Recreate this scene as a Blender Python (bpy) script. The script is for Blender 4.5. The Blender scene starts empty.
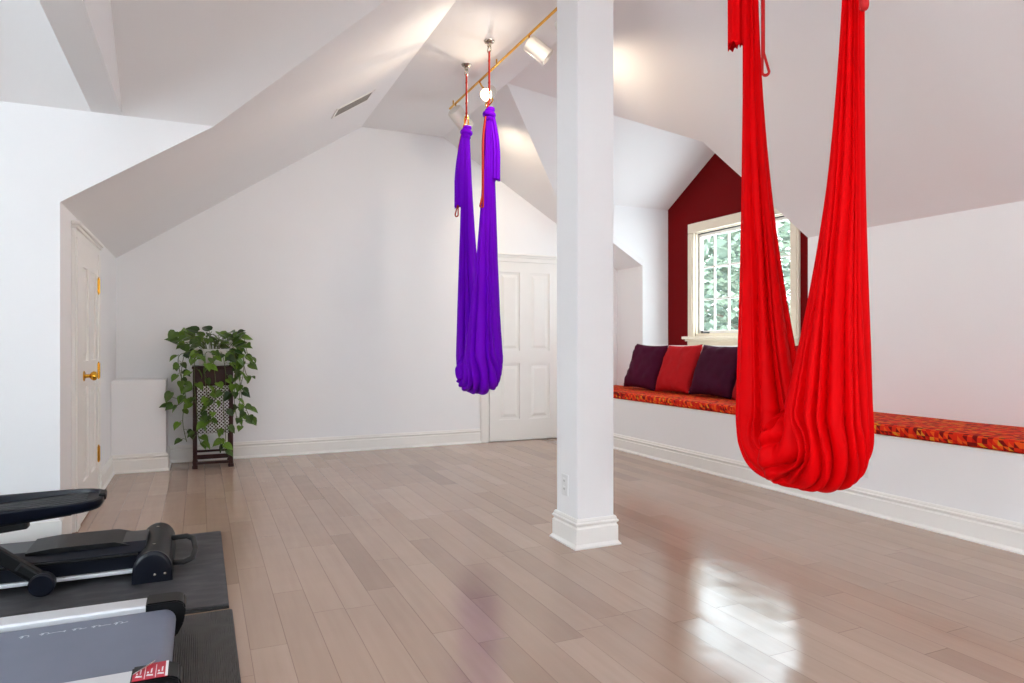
import bpy, bmesh, math, random
from mathutils import Vector, Matrix, noise
PI = math.pi
COL = bpy.context.scene.collection
R = math.radians

# ------------------------------------------------------------------ helpers
def lin(c):
    return tuple((x/255/12.92) if x/255 <= .04045 else ((x/255+.055)/1.055)**2.4 for x in c)

class MB:
    """collects shapes for ONE mesh object (world coordinates)"""
    def __init__(s): s.v = []; s.f = []
    def add(s, vs, fs):
        b = len(s.v); s.v += [tuple(p) for p in vs]; s.f += [tuple(i+b for i in f) for f in fs]; return s
    def box(s, x0, x1, y0, y1, z0, z1, bev=0.0, seg=2, M=None):
        bm = bmesh.new()
        bmesh.ops.create_cube(bm, size=1)
        for v in bm.verts:
            v.co = Vector(((x0+x1)/2+v.co.x*(x1-x0), (y0+y1)/2+v.co.y*(y1-y0), (z0+z1)/2+v.co.z*(z1-z0)))
        if bev > 0:
            bmesh.ops.bevel(bm, geom=bm.edges[:], offset=bev, segments=seg, affect='EDGES', profile=.5)
        bm.verts.index_update()
        vs = [v.co.copy() for v in bm.verts]
        if M is not None: vs = [M @ p for p in vs]
        s.add(vs, [[v.index for v in f.verts] for f in bm.faces]); bm.free(); return s
    def prism(s, poly, d):
        """poly: 3D loop, extruded by vector d"""
        n = len(poly); d = Vector(d)
        vs = [Vector(p) for p in poly] + [Vector(p)+d for p in poly]
        fs = [tuple(range(n)), tuple(range(2*n-1, n-1, -1))] + [(i, i+n, (i+1) % n+n, (i+1) % n) for i in range(n)]
        return s.add(vs, fs)
    def slab(s, poly, d, inset=.02):
        """a panel whose back is pulled in a little so that neighbouring panels never share a face"""
        n = len(poly); d = Vector(d); P = [Vector(p) for p in poly]; c = sum(P, Vector())/n
        vs = P + [p+d+(c-p)*inset for p in P]
        fs = [tuple(range(n)), tuple(range(2*n-1, n-1, -1))] + [(i, i+n, (i+1) % n+n, (i+1) % n) for i in range(n)]
        return s.add(vs, fs)
    def tube(s, path, r, n=10, cap=True, flat=None):
        """round tube along a path; flat=(w,h) makes a ribbon-like rectangle-ellipse section"""
        P = [Vector(p) for p in path]; m = len(P)
        rs = r if isinstance(r, (list, tuple)) else [r]*m
        up = Vector((0, 0, 1)); prev = None; vs = []
        for i, p in enumerate(P):
            t = (P[min(i+1, m-1)]-P[max(i-1, 0)])
            t = t.normalized() if t.length > 1e-9 else Vector((0, 0, 1))
            if prev is None:
                a = t.cross(up)
                if a.length < 1e-3: a = t.cross(Vector((1, 0, 0)))
                a.normalize()
            else:
                a = prev-t*prev.dot(t)
                a = a.normalized() if a.length > 1e-6 else t.orthogonal().normalized()
            prev = a; b = t.cross(a)
            for k in range(n):
                th = 2*PI*k/n
                if flat: vs.append(p+a*(flat[0]*math.cos(th))+b*(flat[1]*math.sin(th)))
                else: vs.append(p+a*(rs[i]*math.cos(th))+b*(rs[i]*math.sin(th)))
        fs = [(i*n+k, i*n+(k+1) % n, (i+1)*n+(k+1) % n, (i+1)*n+k) for i in range(m-1) for k in range(n)]
        if cap: fs += [tuple(range(n-1, -1, -1)), tuple(range((m-1)*n, m*n))]
        return s.add(vs, fs)
    def lathe(s, prof, c=(0, 0, 0), n=32, M=None):
        """prof: (r, h) along local z"""
        vs = []
        for r, h in prof:
            for k in range(n):
                p = Vector((r*math.cos(2*PI*k/n), r*math.sin(2*PI*k/n), h))
                p = (M @ p) if M is not None else p+Vector(c)
                vs.append(p)
        m = len(prof)
        fs = [(i*n+k, i*n+(k+1) % n, (i+1)*n+(k+1) % n, (i+1)*n+k) for i in range(m-1) for k in range(n)]
        fs += [tuple(range(n-1, -1, -1)), tuple(range((m-1)*n, m*n))]
        return s.add(vs, fs)
    def torus(s, c, R_, r, ax=(0, 0, 1), sx=1, sy=1, n=24, k=8):
        q = Vector((0, 0, 1)).rotation_difference(Vector(ax))
        pts = [Vector(c)+q @ Vector((R_*sx*math.cos(2*PI*i/n), R_*sy*math.sin(2*PI*i/n), 0)) for i in range(n)]
        vs = []
        for i, p in enumerate(pts):
            t = (pts[(i+1) % n]-pts[i-1]).normalized(); b = q @ Vector((0, 0, 1)); a = t.cross(b)
            for j in range(k):
                vs.append(p+a*r*math.cos(2*PI*j/k)+b*r*math.sin(2*PI*j/k))
        fs = [(i*k+j, i*k+(j+1) % k, ((i+1) % n)*k+(j+1) % k, ((i+1) % n)*k+j) for i in range(n) for j in range(k)]
        return s.add(vs, fs)
    def sweep(s, path, prof, side=1, closed=False):
        """profile (d,z) run along a plan polyline, mitred; d grows to the left (side=1) or right (-1)"""
        P = [Vector((p[0], p[1])) for p in path]; n = len(P); rows = []
        for i in range(n):
            a = P[i]-P[i-1] if (i > 0 or closed) else P[1]-P[0]
            b = P[(i+1) % n]-P[i] if (i < n-1 or closed) else P[-1]-P[-2]
            na = Vector((-a.y, a.x)).normalized()*side; nb = Vector((-b.y, b.x)).normalized()*side
            m = (na+nb); m = m/(m.dot(na)) if m.length > 1e-6 else na
            rows.append([Vector((P[i].x+m.x*d, P[i].y+m.y*d, z)) for d, z in prof])
        k = len(prof); vs = [p for r in rows for p in r]; fs = []
        for i in range(n if closed else n-1):
            for j in range(k):
                fs.append((i*k+j, i*k+(j+1) % k, ((i+1) % n)*k+(j+1) % k, ((i+1) % n)*k+j))
        if not closed: fs += [tuple(range(k)), tuple(range(n*k-1, (n-1)*k-1, -1))]
        return s.add(vs, fs)
    def build(s, name, mat, parent=None, smooth=False, auto=None):
        me = bpy.data.meshes.new(name)
        off = WORLD.get(parent.name, Vector()) if parent else Vector()
        me.from_pydata([tuple(Vector(p)-off) for p in s.v], [], s.f)
        bm = bmesh.new(); bm.from_mesh(me)
        bmesh.ops.recalc_face_normals(bm, faces=bm.faces[:]); bm.to_mesh(me); bm.free()
        me.materials.append(mat)
        if smooth or auto:
            for p in me.polygons: p.use_smooth = True
            if auto: me.set_sharp_from_angle(angle=R(auto))
        o = bpy.data.objects.new(name, me); COL.objects.link(o)
        if parent: o.parent = parent
        WORLD[o.name] = Vector(off)
        return o
WORLD = {}

def tag(o, label=None, cat=None, group=None, kind=None):
    if label: o['label'] = label
    if cat: o['category'] = cat
    if group: o['group'] = group
    if kind: o['kind'] = kind
    return o
def thing(name, loc, label, cat, group=None):
    o = bpy.data.objects.new(name, None); COL.objects.link(o); o.location = loc
    o.empty_display_size = .1
    WORLD[o.name] = Vector(loc)
    return tag(o, label, cat, group)
def struct(mb, name, mat, label, cat, **k):
    return tag(mb.build(name, mat, **k), label, cat, None, 'structure')

# ------------------------------------------------------------------ materials
class NT:
    def __init__(s, name):
        s.m = bpy.data.materials.new(name); s.m.use_nodes = True
        s.t = s.m.node_tree; s.b = s.t.nodes['Principled BSDF']; s.out = s.t.nodes['Material Output']
    def n(s, typ, **kw):
        nd = s.t.nodes.new(typ)
        for k, v in kw.items(): setattr(nd, k, v)
        return nd
    def l(s, a, b): s.t.links.new(a, b)
    def math(s, op, a, b=None, c=None):
        nd = s.n('ShaderNodeMath', operation=op)
        for i, x in enumerate((a, b, c)):
            if x is None: continue
            if isinstance(x, (int, float)): nd.inputs[i].default_value = x
            else: s.l(x, nd.inputs[i])
        return nd.outputs[0]
    def mix(s, fac, a, b, typ='MIX'):
        nd = s.n('ShaderNodeMix', data_type='RGBA', blend_type=typ)
        for i, x in ((0, fac), (6, a), (7, b)):
            if isinstance(x, (int, float)): nd.inputs[i].default_value = x
            elif isinstance(x, tuple): nd.inputs[i].default_value = (*x, 1)
            else: s.l(x, nd.inputs[i])
        return nd.outputs[2]
    def bump(s, h, strength=.2, dist=.01):
        b = s.n('ShaderNodeBump'); b.inputs['Strength'].default_value = strength; b.inputs['Distance'].default_value = dist
        s.l(h, b.inputs['Height']); s.l(b.outputs[0], s.b.inputs['Normal'])

def mat(name, rgb, rough=.5, metal=0., var=.05, scale=8., bump=0., bscale=60., spec=.5, sheen=0., coat=0.):
    t = NT(name); b = t.b
    c = lin(rgb)
    tc = t.n('ShaderNodeTexCoord')
    nz = t.n('ShaderNodeTexNoise'); nz.inputs['Scale'].default_value = scale; nz.inputs['Detail'].default_value = 4
    t.l(tc.outputs['Object'], nz.inputs['Vector'])
    col = t.mix(nz.outputs[0], tuple(x*(1-var) for x in c), tuple(min(1, x*(1+var)) for x in c))
    t.l(col, b.inputs['Base Color'])
    b.inputs['Roughness'].default_value = rough; b.inputs['Metallic'].default_value = metal
    b.inputs['Specular IOR Level'].default_value = spec
    b.inputs['Sheen Weight'].default_value = sheen
    b.inputs['Coat Weight'].default_value = coat
    if bump:
        n2 = t.n('ShaderNodeTexNoise'); n2.inputs['Scale'].default_value = bscale; n2.inputs['Detail'].default_value = 3
        t.l(tc.outputs['Object'], n2.inputs['Vector']); t.bump(n2.outputs[0], bump, .003)
    return t.m

M = {}
M['wall'] = mat('white_wall_paint', (243, 243, 244), .6, var=.012, scale=3, bump=.05, bscale=180, spec=.3)
M['ceil'] = mat('white_ceiling_paint', (241, 240, 240), .7, var=.012, scale=3, bump=.05, bscale=150, spec=.25)
M['trim'] = mat('white_trim_gloss', (242, 240, 236), .35, var=.012, spec=.4)
M['cream'] = mat('cream_window_trim', (238, 228, 208), .4, var=.02, spec=.4)
M['redwall'] = mat('dark_red_wall_paint', (112, 8, 12), .6, var=.03, scale=4, bump=.05, bscale=180, spec=.06)
M['gold'] = mat('polished_brass', (225, 170, 60), .22, 1., var=.04)
M['chrome'] = mat('satin_nickel', (190, 182, 170), .25, 1., var=.04)
M['steel'] = mat('dark_window_metal', (70, 72, 74), .4, .6)
M['black'] = mat('black_plastic', (11, 12, 15), .42, var=.12, scale=20, spec=.25, bump=.04, bscale=300)
M['navy'] = mat('navy_black_plastic', (9, 14, 27), .3, var=.1, scale=12, spec=.35)
M['rubber'] = mat('black_rubber', (34, 34, 36), .62, var=.12, scale=30, bump=.1, bscale=250)
M['alu'] = mat('brushed_aluminium', (222, 224, 228), .35, .35, var=.03)
M['grey'] = mat('charcoal_roller', (62, 62, 64), .5, var=.08)
M['lamp'] = mat('white_enamel_lamp', (225, 220, 212), .4, var=.02)
M['pot'] = mat('white_ceramic_pot', (226, 224, 220), .3, var=.10, scale=14)
M['soil'] = mat('potting_soil', (50, 38, 28), .95, var=.4, scale=60)
M['wood'] = mat('dark_mahogany', (50, 14, 10), .4, var=.25, scale=18, spec=.25)
M['lattice'] = mat('white_lattice', (222, 222, 224), .5)
M['vine'] = mat('green_stem', (92, 104, 56), .6)
M['strap'] = mat('red_webbing', (188, 40, 26), .7, var=.1, scale=80, bump=.2, bscale=500)
M['strap2'] = mat('crimson_webbing', (196, 14, 18), .7, var=.1, scale=80, bump=.2, bscale=500)
M['plum'] = mat('plum_cotton', (72, 10, 42), .75, var=.12, scale=10, bump=.12, bscale=120, spec=.12)
M['plum2'] = mat('aubergine_cotton', (62, 12, 40), .75, var=.12, scale=10, bump=.12, bscale=120, spec=.12)
M['brick'] = mat('brick_red_cotton', (176, 22, 28), .75, var=.1, scale=10, bump=.12, bscale=120, spec=.12)
M['brick2'] = mat('dusty_red_cotton', (158, 26, 34), .75, var=.1, scale=10, bump=.12, bscale=120, spec=.12)
M['sticker'] = mat('red_sticker', (190, 22, 52), .4)
M['white'] = mat('white_print', (240, 240, 240), .5)
M['faded'] = mat('faded_white_print', (205, 212, 222), .6)
M['plate'] = mat('white_outlet_plastic', (232, 232, 232), .35)
M['ventgrey'] = mat('grey_vent_metal', (150, 146, 142), .5, .2)
M['slot'] = mat('outlet_slot', (60, 60, 60), .6)
M['bark'] = mat('tree_bark', (92, 82, 70), .9, var=.3, scale=10)

def fabric(name, rgb, rough, sheen):
    t = NT(name); b = t.b; c = lin(rgb)
    tc = t.n('ShaderNodeTexCoord')
    nz = t.n('ShaderNodeTexNoise'); nz.inputs['Scale'].default_value = 6; t.l(tc.outputs['Object'], nz.inputs['Vector'])
    t.l(t.mix(nz.outputs[0], tuple(x*.92 for x in c), tuple(min(1, x*1.08) for x in c)), b.inputs['Base Color'])
    b.inputs['Roughness'].default_value = rough; b.inputs['Specular IOR Level'].default_value = .06
    b.inputs['Sheen Weight'].default_value = sheen; b.inputs['Sheen Roughness'].default_value = .4
    b.inputs['Sheen Tint'].default_value = (*[min(1, x*1.3+.05) for x in c], 1)
    mp = t.n('ShaderNodeMapping'); mp.inputs['Scale'].default_value = (30, 30, 3)
    t.l(tc.outputs['Object'], mp.inputs['Vector'])
    n2 = t.n('ShaderNodeTexNoise'); n2.inputs['Scale'].default_value = 1.5; n2.inputs['Detail'].default_value = 4
    t.l(mp.outputs[0], n2.inputs['Vector']); t.bump(n2.outputs[0], .25, .006)
    return t.m
M['purple'] = fabric('purple_nylon_silk', (116, 4, 206), .55, .0)
M['red'] = fabric('red_nylon_silk', (216, 0, 6), .6, .0)

def floor_mat():
    t = NT('maple_plank_floor'); b = t.b
    g = t.n('ShaderNodeNewGeometry'); sp = t.n('ShaderNodeSeparateXYZ'); t.l(g.outputs['Position'], sp.inputs[0])
    x, y = sp.outputs[0], sp.outputs[1]
    W, L = .127, .95
    u = t.math('DIVIDE', t.math('ADD', x, 20.03), W); row = t.math('FLOOR', u); fu = t.math('FRACT', u)
    wn = t.n('ShaderNodeTexWhiteNoise', noise_dimensions='1D'); t.l(row, wn.inputs['W'])
    v = t.math('ADD', t.math('DIVIDE', t.math('ADD', y, 20.), L), t.math('MULTIPLY', wn.outputs[0], 7.3))
    colm = t.math('FLOOR', v); fv = t.math('FRACT', v)
    cb = t.n('ShaderNodeCombineXYZ'); t.l(row, cb.inputs[0]); t.l(colm, cb.inputs[1])
    w2 = t.n('ShaderNodeTexWhiteNoise', noise_dimensions='2D'); t.l(cb.outputs[0], w2.inputs['Vector'])
    ramp = t.n('ShaderNodeValToRGB'); cr = ramp.color_ramp
    cr.elements[0].position = 0; cr.elements[0].color = (*lin((165, 139, 122)), 1)
    cr.elements[1].position = 1; cr.elements[1].color = (*lin((192, 166, 148)), 1)
    e = cr.elements.new(.2); e.color = (*lin((176, 149, 131)), 1)
    e = cr.elements.new(.7); e.color = (*lin((184, 157, 139)), 1)
    t.l(w2.outputs[0], ramp.inputs[0])
    # grain
    mp = t.n('ShaderNodeCombineXYZ'); t.l(t.math('MULTIPLY', x, 34), mp.inputs[0]); t.l(t.math('MULTIPLY', y, 2.2), mp.inputs[1])
    t.l(t.math('MULTIPLY', w2.outputs[0], 40), mp.inputs[2])
    gr = t.n('ShaderNodeTexNoise'); gr.inputs['Scale'].default_value = 1; gr.inputs['Detail'].default_value = 5; t.l(mp.outputs[0], gr.inputs['Vector'])
    c1 = t.mix(t.math('MULTIPLY', gr.outputs[0], .35), ramp.outputs[0], lin((128, 100, 84)))
    # cloudy maple figure
    cl = t.n('ShaderNodeTexNoise'); cl.inputs['Scale'].default_value = 2.2; cl.inputs['Detail'].default_value = 2; t.l(g.outputs['Position'], cl.inputs['Vector'])
    c2 = t.mix(t.math('MULTIPLY', cl.outputs[0], .25), c1, lin((196, 170, 150)))
    # seams
    def edge(f, w):
        return t.math('SUBTRACT', 1., t.math('MULTIPLY', t.math('GREATER_THAN', f, w), t.math('LESS_THAN', f, 1-w)))
    seam = t.math('MAXIMUM', edge(fu, .011), edge(fv, .0016))
    t.l(t.mix(t.math('MULTIPLY', seam, .3), c2, lin((84, 62, 52))), b.inputs['Base Color'])
    rr = t.n('ShaderNodeMapRange'); t.l(cl.outputs[0], rr.inputs[0]); rr.inputs[3].default_value = .12; rr.inputs[4].default_value = .2
    t.l(rr.outputs[0], b.inputs['Roughness'])
    b.inputs['Specular IOR Level'].default_value = .55
    # every board lies at its own tiny tilt; long soft undulation
    tilt = t.math('MULTIPLY', t.math('SUBTRACT', w2.outputs[0], .5), t.math('SUBTRACT', fu, .5))
    w3 = t.n('ShaderNodeTexNoise'); w3.inputs['Scale'].default_value = 5; w3.inputs['Detail'].default_value = 1; t.l(g.outputs['Position'], w3.inputs['Vector'])
    h = t.math('ADD', t.math('MULTIPLY', tilt, .0042), t.math('MULTIPLY', w3.outputs[0], .0026))
    h = t.math('SUBTRACT', h, t.math('MULTIPLY', seam, .0006))
    bp = t.n('ShaderNodeBump'); bp.inputs['Strength'].default_value = 1; bp.inputs['Distance'].default_value = 1
    t.l(h, bp.inputs['Height']); t.l(bp.outputs[0], b.inputs['Normal'])
    return t.m
M['floor'] = floor_mat()

def cushion_mat():
    t = NT('orange_red_triangle_print'); b = t.b
    tc = t.n('ShaderNodeTexCoord'); sp = t.n('ShaderNodeSeparateXYZ'); t.l(tc.outputs['Object'], sp.inputs[0])
    S = .027
    a = t.math('DIVIDE', sp.outputs[1], S); xz = t.math('ADD', sp.outputs[0], t.math('MULTIPLY', sp.outputs[2], -1.))
    c = t.math('DIVIDE', xz, S)
    fa, fc = t.math('FRACT', a), t.math('FRACT', c)
    tri = t.math('GREATER_THAN', t.math('ADD', fa, fc), 1.)
    ce = t.n('ShaderNodeCombineXYZ'); t.l(t.math('FLOOR', a), ce.inputs[0]); t.l(t.math('FLOOR', c), ce.inputs[1]); t.l(tri, ce.inputs[2])
    wn = t.n('ShaderNodeTexWhiteNoise', noise_dimensions='3D'); t.l(ce.outputs[0], wn.inputs['Vector'])
    r = t.n('ShaderNodeValToRGB'); r.color_ramp.interpolation = 'CONSTANT'; cr = r.color_ramp
    cols = [(0, (222, 44, 14)), (.34, (120, 12, 8)), (.52, (234, 84, 22)), (.74, (200, 26, 12)), (.92, (222, 142, 34))]
    cr.elements[0].position = 0; cr.elements[0].color = (*lin(cols[0][1]), 1)
    cr.elements[1].position = cols[-1][0]; cr.elements[1].color = (*lin(cols[-1][1]), 1)
    for p, cc in cols[1:-1]:
        e = cr.elements.new(p); e.color = (*lin(cc), 1)
    t.l(wn.outputs[0], r.inputs[0]); t.l(r.outputs[0], b.inputs['Base Color'])
    b.inputs['Roughness'].default_value = .8; b.inputs['Specular IOR Level'].default_value = .2
    n2 = t.n('ShaderNodeTexNoise'); n2.inputs['Scale'].default_value = 300; t.l(tc.outputs['Object'], n2.inputs['Vector']); t.bump(n2.outputs[0], .15, .003)
    return t.m
M['cushion'] = cushion_mat()

def ribbed(name, rgb, freq):
    t = NT(name); b = t.b; c = lin(rgb)
    g = t.n('ShaderNodeNewGeometry'); sp = t.n('ShaderNodeSeparateXYZ'); t.l(g.outputs['Position'], sp.inputs[0])
    s = t.math('SINE', t.math('MULTIPLY', sp.outputs[0], freq))
    nz = t.n('ShaderNodeTexNoise'); nz.inputs['Scale'].default_value = 25; t.l(g.outputs['Position'], nz.inputs['Vector'])
    t.l(t.mix(nz.outputs[0], tuple(x*.7 for x in c), tuple(x*1.3 for x in c)), b.inputs['Base Color'])
    b.inputs['Roughness'].default_value = .6; t.bump(s, .8, .003)
    return t.m
M['matrib'] = ribbed('ribbed_black_mat', (76, 71, 69), 900)
def mat_foam():
    t = NT('black_foam_mat'); b = t.b
    g = t.n('ShaderNodeNewGeometry')
    mp = t.n('ShaderNodeMapping'); mp.inputs['Scale'].default_value = (3, 7, 3); mp.inputs['Rotation'].default_value = (0, 0, .25); t.l(g.outputs['Position'], mp.inputs['Vector'])
    nz = t.n('ShaderNodeTexNoise'); nz.inputs['Scale'].default_value = 2.5; nz.inputs['Detail'].default_value = 6; t.l(mp.outputs[0], nz.inputs['Vector'])
    cr = t.n('ShaderNodeValToRGB'); cr.color_ramp.elements[0].position = .45; cr.color_ramp.elements[0].color = (*lin((58, 58, 62)), 1)
    cr.color_ramp.elements[1].position = .75; cr.color_ramp.elements[1].color = (*lin((82, 82, 86)), 1)
    t.l(nz.outputs[0], cr.inputs[0]); t.l(cr.outputs[0], b.inputs['Base Color'])
    b.inputs['Roughness'].default_value = .55
    n2 = t.n('ShaderNodeTexNoise'); n2.inputs['Scale'].default_value = 300; t.l(g.outputs['Position'], n2.inputs['Vector']); t.bump(n2.outputs[0], .15, .003)
    return t.m
M['matfoam'] = mat_foam()
M['belt'] = mat('slate_treadmill_belt', (112, 118, 136), .5, var=.08, scale=10, bump=.1, bscale=500)

def leaf_mat(name, c0, c1, rough=.4, trans=.0):
    t = NT(name); b = t.b
    g = t.n('ShaderNodeNewGeometry')
    cr = t.n('ShaderNodeValToRGB'); e = cr.color_ramp.elements
    e[0].color = (*lin(c0), 1); e[1].color = (*lin(c1), 1)
    t.l(g.outputs['Random Per Island'], cr.inputs[0]); t.l(cr.outputs[0], b.inputs['Base Color'])
    b.inputs['Roughness'].default_value = rough
    return t.m
M['leaf'] = leaf_mat('pothos_leaf', (20, 52, 12), (104, 140, 36))
M['treeleaf'] = leaf_mat('pale_tree_leaf', (62, 76, 64), (122, 134, 112), .8)

def glass():
    t = NT('window_glass'); t.t.nodes.remove(t.b)
    tr = t.n('ShaderNodeBsdfTransparent'); tr.inputs[0].default_value = (.95, .97, .97, 1)
    gl = t.n('ShaderNodeBsdfGlossy'); gl.inputs['Roughness'].default_value = .02
    mx = t.n('ShaderNodeMixShader'); mx.inputs[0].default_value = .05; t.l(tr.outputs[0], mx.inputs[1]); t.l(gl.outputs[0], mx.inputs[2])
    t.l(mx.outputs[0], t.out.inputs[0]); return t.m
M['glass'] = glass()
def emit(name, rgb, s):
    t = NT(name); t.b.inputs['Emission Color'].default_value = (*lin(rgb), 1); t.b.inputs['Emission Strength'].default_value = s
    t.b.inputs['Base Color'].default_value = (*lin(rgb), 1); return t.m
M['bulb'] = emit('glowing_bulb', (255, 226, 180), 40)

# ------------------------------------------------------------------ dimensions (metres; x right, y into the room, camera at 0,0,1.1)
XB, XK, XR = 3.90, 4.546, 4.896          # bench front, right knee wall, dormer end wall
YB, YN, XWL = 7.0, -1.9, -3.2            # back wall, near wall, far-left gable wall
ZF = 3.28                                # flat ceiling
ZK = 1.955; XS1 = 2.36                   # right slope
XD, ZD, XS2 = -.675, 1.84, 1.49          # left door wall, its height, top of left slope
YW, ZW = 4.314, 2.337                    # wing wall
YD0, YD1, YDC, ZC = 4.16, 6.48, 5.32, 2.612; XC = XK-(ZC-ZK)/((ZF-ZK)/(XK-XS1))
ZL = 1.06                                # dormer ledge
XV = XD+(ZW-ZD)/((ZF-ZD)/(XS2-XD)); YS3 = 2.95

# ------------------------------------------------------------------ the room shell
struct(MB().box(XWL-.1, XK+.1, YN-.1, YB+.1, -.08, 0), 'floor', M['floor'], 'glossy greyish maple plank floor', 'floor')
# ceiling
struct(MB().slab([(XS2, YN, ZF), (XS1, YN, ZF), (XS1, YB, ZF), (XS2, YB, ZF), (XS2, YS3, ZF), (XWL, YS3, ZF), (XWL, -.55, ZF), (XS2, -.55, ZF)], (0, 0, .06), .02),
       'ceiling', M['ceil'], 'flat white strip of ceiling along the ridge', 'ceiling')
mb = MB()
mb.slab([(XK, YN, ZK), (XK, YD0, ZK), (XC, YD0, ZC), (XS1, YDC, ZF), (XS1, YN, ZF)], (.03, -.0, .06), .015)
mb.slab([(XK, YD1, ZK), (XK, YB, ZK), (XS1, YB, ZF), (XS1, YDC, ZF), (XC, YD1, ZC)], (.03, .0, .06), .015)
struct(mb, 'ceiling_right_slope', M['ceil'], 'white sloping ceiling above the long bench', 'ceiling')
sl = MB().slab([(XD, YB, ZD), (XD, YW, ZD), (XV, YW, ZW), (XS2, YS3, ZF), (XS2, YB, ZF)], (-.03, 0, .06), .03)
left_slope = struct(sl, 'ceiling_left_slope', M['ceil'], 'white sloping ceiling with a vent over the panelled side door', 'ceiling')
mb = MB().slab([(XV, YW, ZW), (XWL, YW, ZW), (XWL, YS3, ZF), (XS2, YS3, ZF)], (0, .03, .06), .03)
mb.slab([(XWL, YN, ZW), (XV, YN, ZW), (XS2, -.55, ZF), (XWL, -.55, ZF)], (0, -.03, .06), .0)
mb.slab([(XV, YN, ZW), (XS2, YN, ZF), (XS2, -.55, ZF)], (-.03, 0, .06), 0)
struct(mb, 'ceiling_wing_slope', M['ceil'], 'white sloping ceiling on both sides of the boxed beam', 'ceiling')
mb = MB()
mb.slab([(XC, YD1, ZC), (XS1, YDC, ZF), (XR, YDC, ZF), (XR, YD1, ZC)], (0, .02, .06), .03)
mb.slab([(XC, YD0, ZC), (XS1, YDC, ZF), (XR, YDC, ZF), (XR, YD0, ZC)], (0, -.02, .06), .03)
struct(mb, 'ceiling_dormer', M['ceil'], 'white pitched ceiling of the window dormer', 'ceiling')
# walls
struct(MB().slab([(XD-.1, YB, 0), (XK+.1, YB, 0), (XK, YB, ZK), (XS1, YB, ZF), (XS2, YB, ZF), (XD, YB, ZD)], (0, .08, 0), .02),
       'wall_back', M['wall'], 'white gable wall behind the plant and purple hammock', 'wall')
mb = MB()
mb.slab([(XK, YN, 0), (XK, YD0, 0), (XK, YD0, ZK), (XK, YN, ZK)], (.08, 0, 0), .03)
mb.slab([(XK, YD0, 0), (XK, YD1, 0), (XK, YD1, ZL), (XK, YD0, ZL)], (.08, 0, 0), .03)
mb.slab([(XK, YD1, 0), (XK, YB, 0), (XK, YB, ZK), (XK, YD1, ZK)], (.08, 0, 0), .03)
struct(mb, 'wall_right', M['wall'], 'low white wall behind the long bench cushion', 'wall')
mb = MB()
mb.slab([(XK, YD1, ZL), (XR+.002, YD1, ZL), (XR+.002, YD1, ZK), (XK, YD1, ZK)], (0, .05, 0), .06)
mb.slab([(XK, YD1, ZK), (XR+.002, YD1, ZK), (XR+.002, YD1, ZC), (XC, YD1, ZC)], (0, .05, 0), .06)
struct(mb, 'wall_dormer_left', M['wall'], 'white cheek wall between the red wall and the knee wall, above the pillows', 'wall')
mb = MB().slab([(XK, YD0, ZL), (XR+.002, YD0, ZL), (XR+.002, YD0, ZK), (XK, YD0, ZK)], (0, -.05, 0), .06)
mb.slab([(XK, YD0, ZK), (XR+.002, YD0, ZK), (XR+.002, YD0, ZC), (XC, YD0, ZC)], (0, -.05, 0), .06)
struct(mb, 'wall_dormer_right', M['wall'], 'white dormer cheek wall behind the red hammock', 'wall')
# red dormer end wall with the window opening
WY0, WY1, WZ0, WZ1 = 4.64, 6.02, 1.16, 2.30
mb = MB()
mb.prism([(XR, YD0, ZL), (XR, YD1, ZL), (XR, YD1, WZ0), (XR, YD0, WZ0)], (.1, 0, 0))
mb.prism([(XR, YD0, WZ0), (XR, WY0, WZ0), (XR, WY0, WZ1), (XR, YD0, WZ1)], (.1, 0, 0))
mb.prism([(XR, WY1, WZ0), (XR, YD1, WZ0), (XR, YD1, WZ1), (XR, WY1, WZ1)], (.1, 0, 0))
mb.prism([(XR, YD0, WZ1), (XR, YD1, WZ1), (XR, YD1, ZC), (XR, YDC, ZF), (XR, YD0, ZC)], (.1, 0, 0))
struct(mb, 'wall_dormer_end', M['redwall'], 'dark red dormer wall around the window', 'wall')
struct(MB().box(XK-.012, XR, YD0, YD1, ZL-.028, ZL, .004), 'trim_1', M['trim'], 'white ledge under the window behind the pillows', 'trim')
# left side
struct(MB().slab([(XD, YW, 0), (XD, YB, 0), (XD, YB, ZD), (XD, YW, ZD)], (-.06, 0, 0), .06), 'wall_left', M['wall'], 'low white wall holding the panelled side door', 'wall')
struct(MB().slab([(XWL, YW, 0), (XD, YW, 0), (XD, YW, ZD), (XV, YW, ZW), (XWL, YW, ZW)], (0, .058, 0), .06), 'wall_wing', M['wall'], 'bright white wall with a sloping edge behind the exercise machines', 'wall')
# unseen walls: gable window, and a near opening added for fill light
def holed(name, ax, pos, a0, a1, z1fun, hole, d, label, topmid=None):
    """wall in plane ax=pos spanning a0..a1 with rectangular holes"""
    mb = MB(); P = (lambda a, z: (pos, a, z)) if ax == 'x' else (lambda a, z: (a, pos, z))
    h0, h1, hz0, hz1 = hole
    dv = (d, 0, 0) if ax == 'x' else (0, d, 0)
    mb.prism([P(a0, 0), P(a1, 0), P(a1, hz0), P(a0, hz0)], dv)
    mb.prism([P(a0, hz0), P(h0, hz0), P(h0, hz1), P(a0, hz1)], dv)
    mb.prism([P(h1, hz0), P(a1, hz0), P(a1, hz1), P(h1, hz1)], dv)
    mb.prism([P(a0, hz1), P(a1, hz1)]+[P(a, z) for a, z in z1fun], dv)
    struct(mb, name, M['wall'], label, 'wall')
HG = (-1.8, 1.15, .6, 2.3)
holed('wall_gable', 'x', XWL, YN, YW, [(YW, ZW), (YS3, ZF), (-.55, ZF), (YN, ZW)], HG, -.08, 'white gable wall with a wide window at the far side of the wing')
HN = (.9, 2.5, .95, 1.8)
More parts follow.
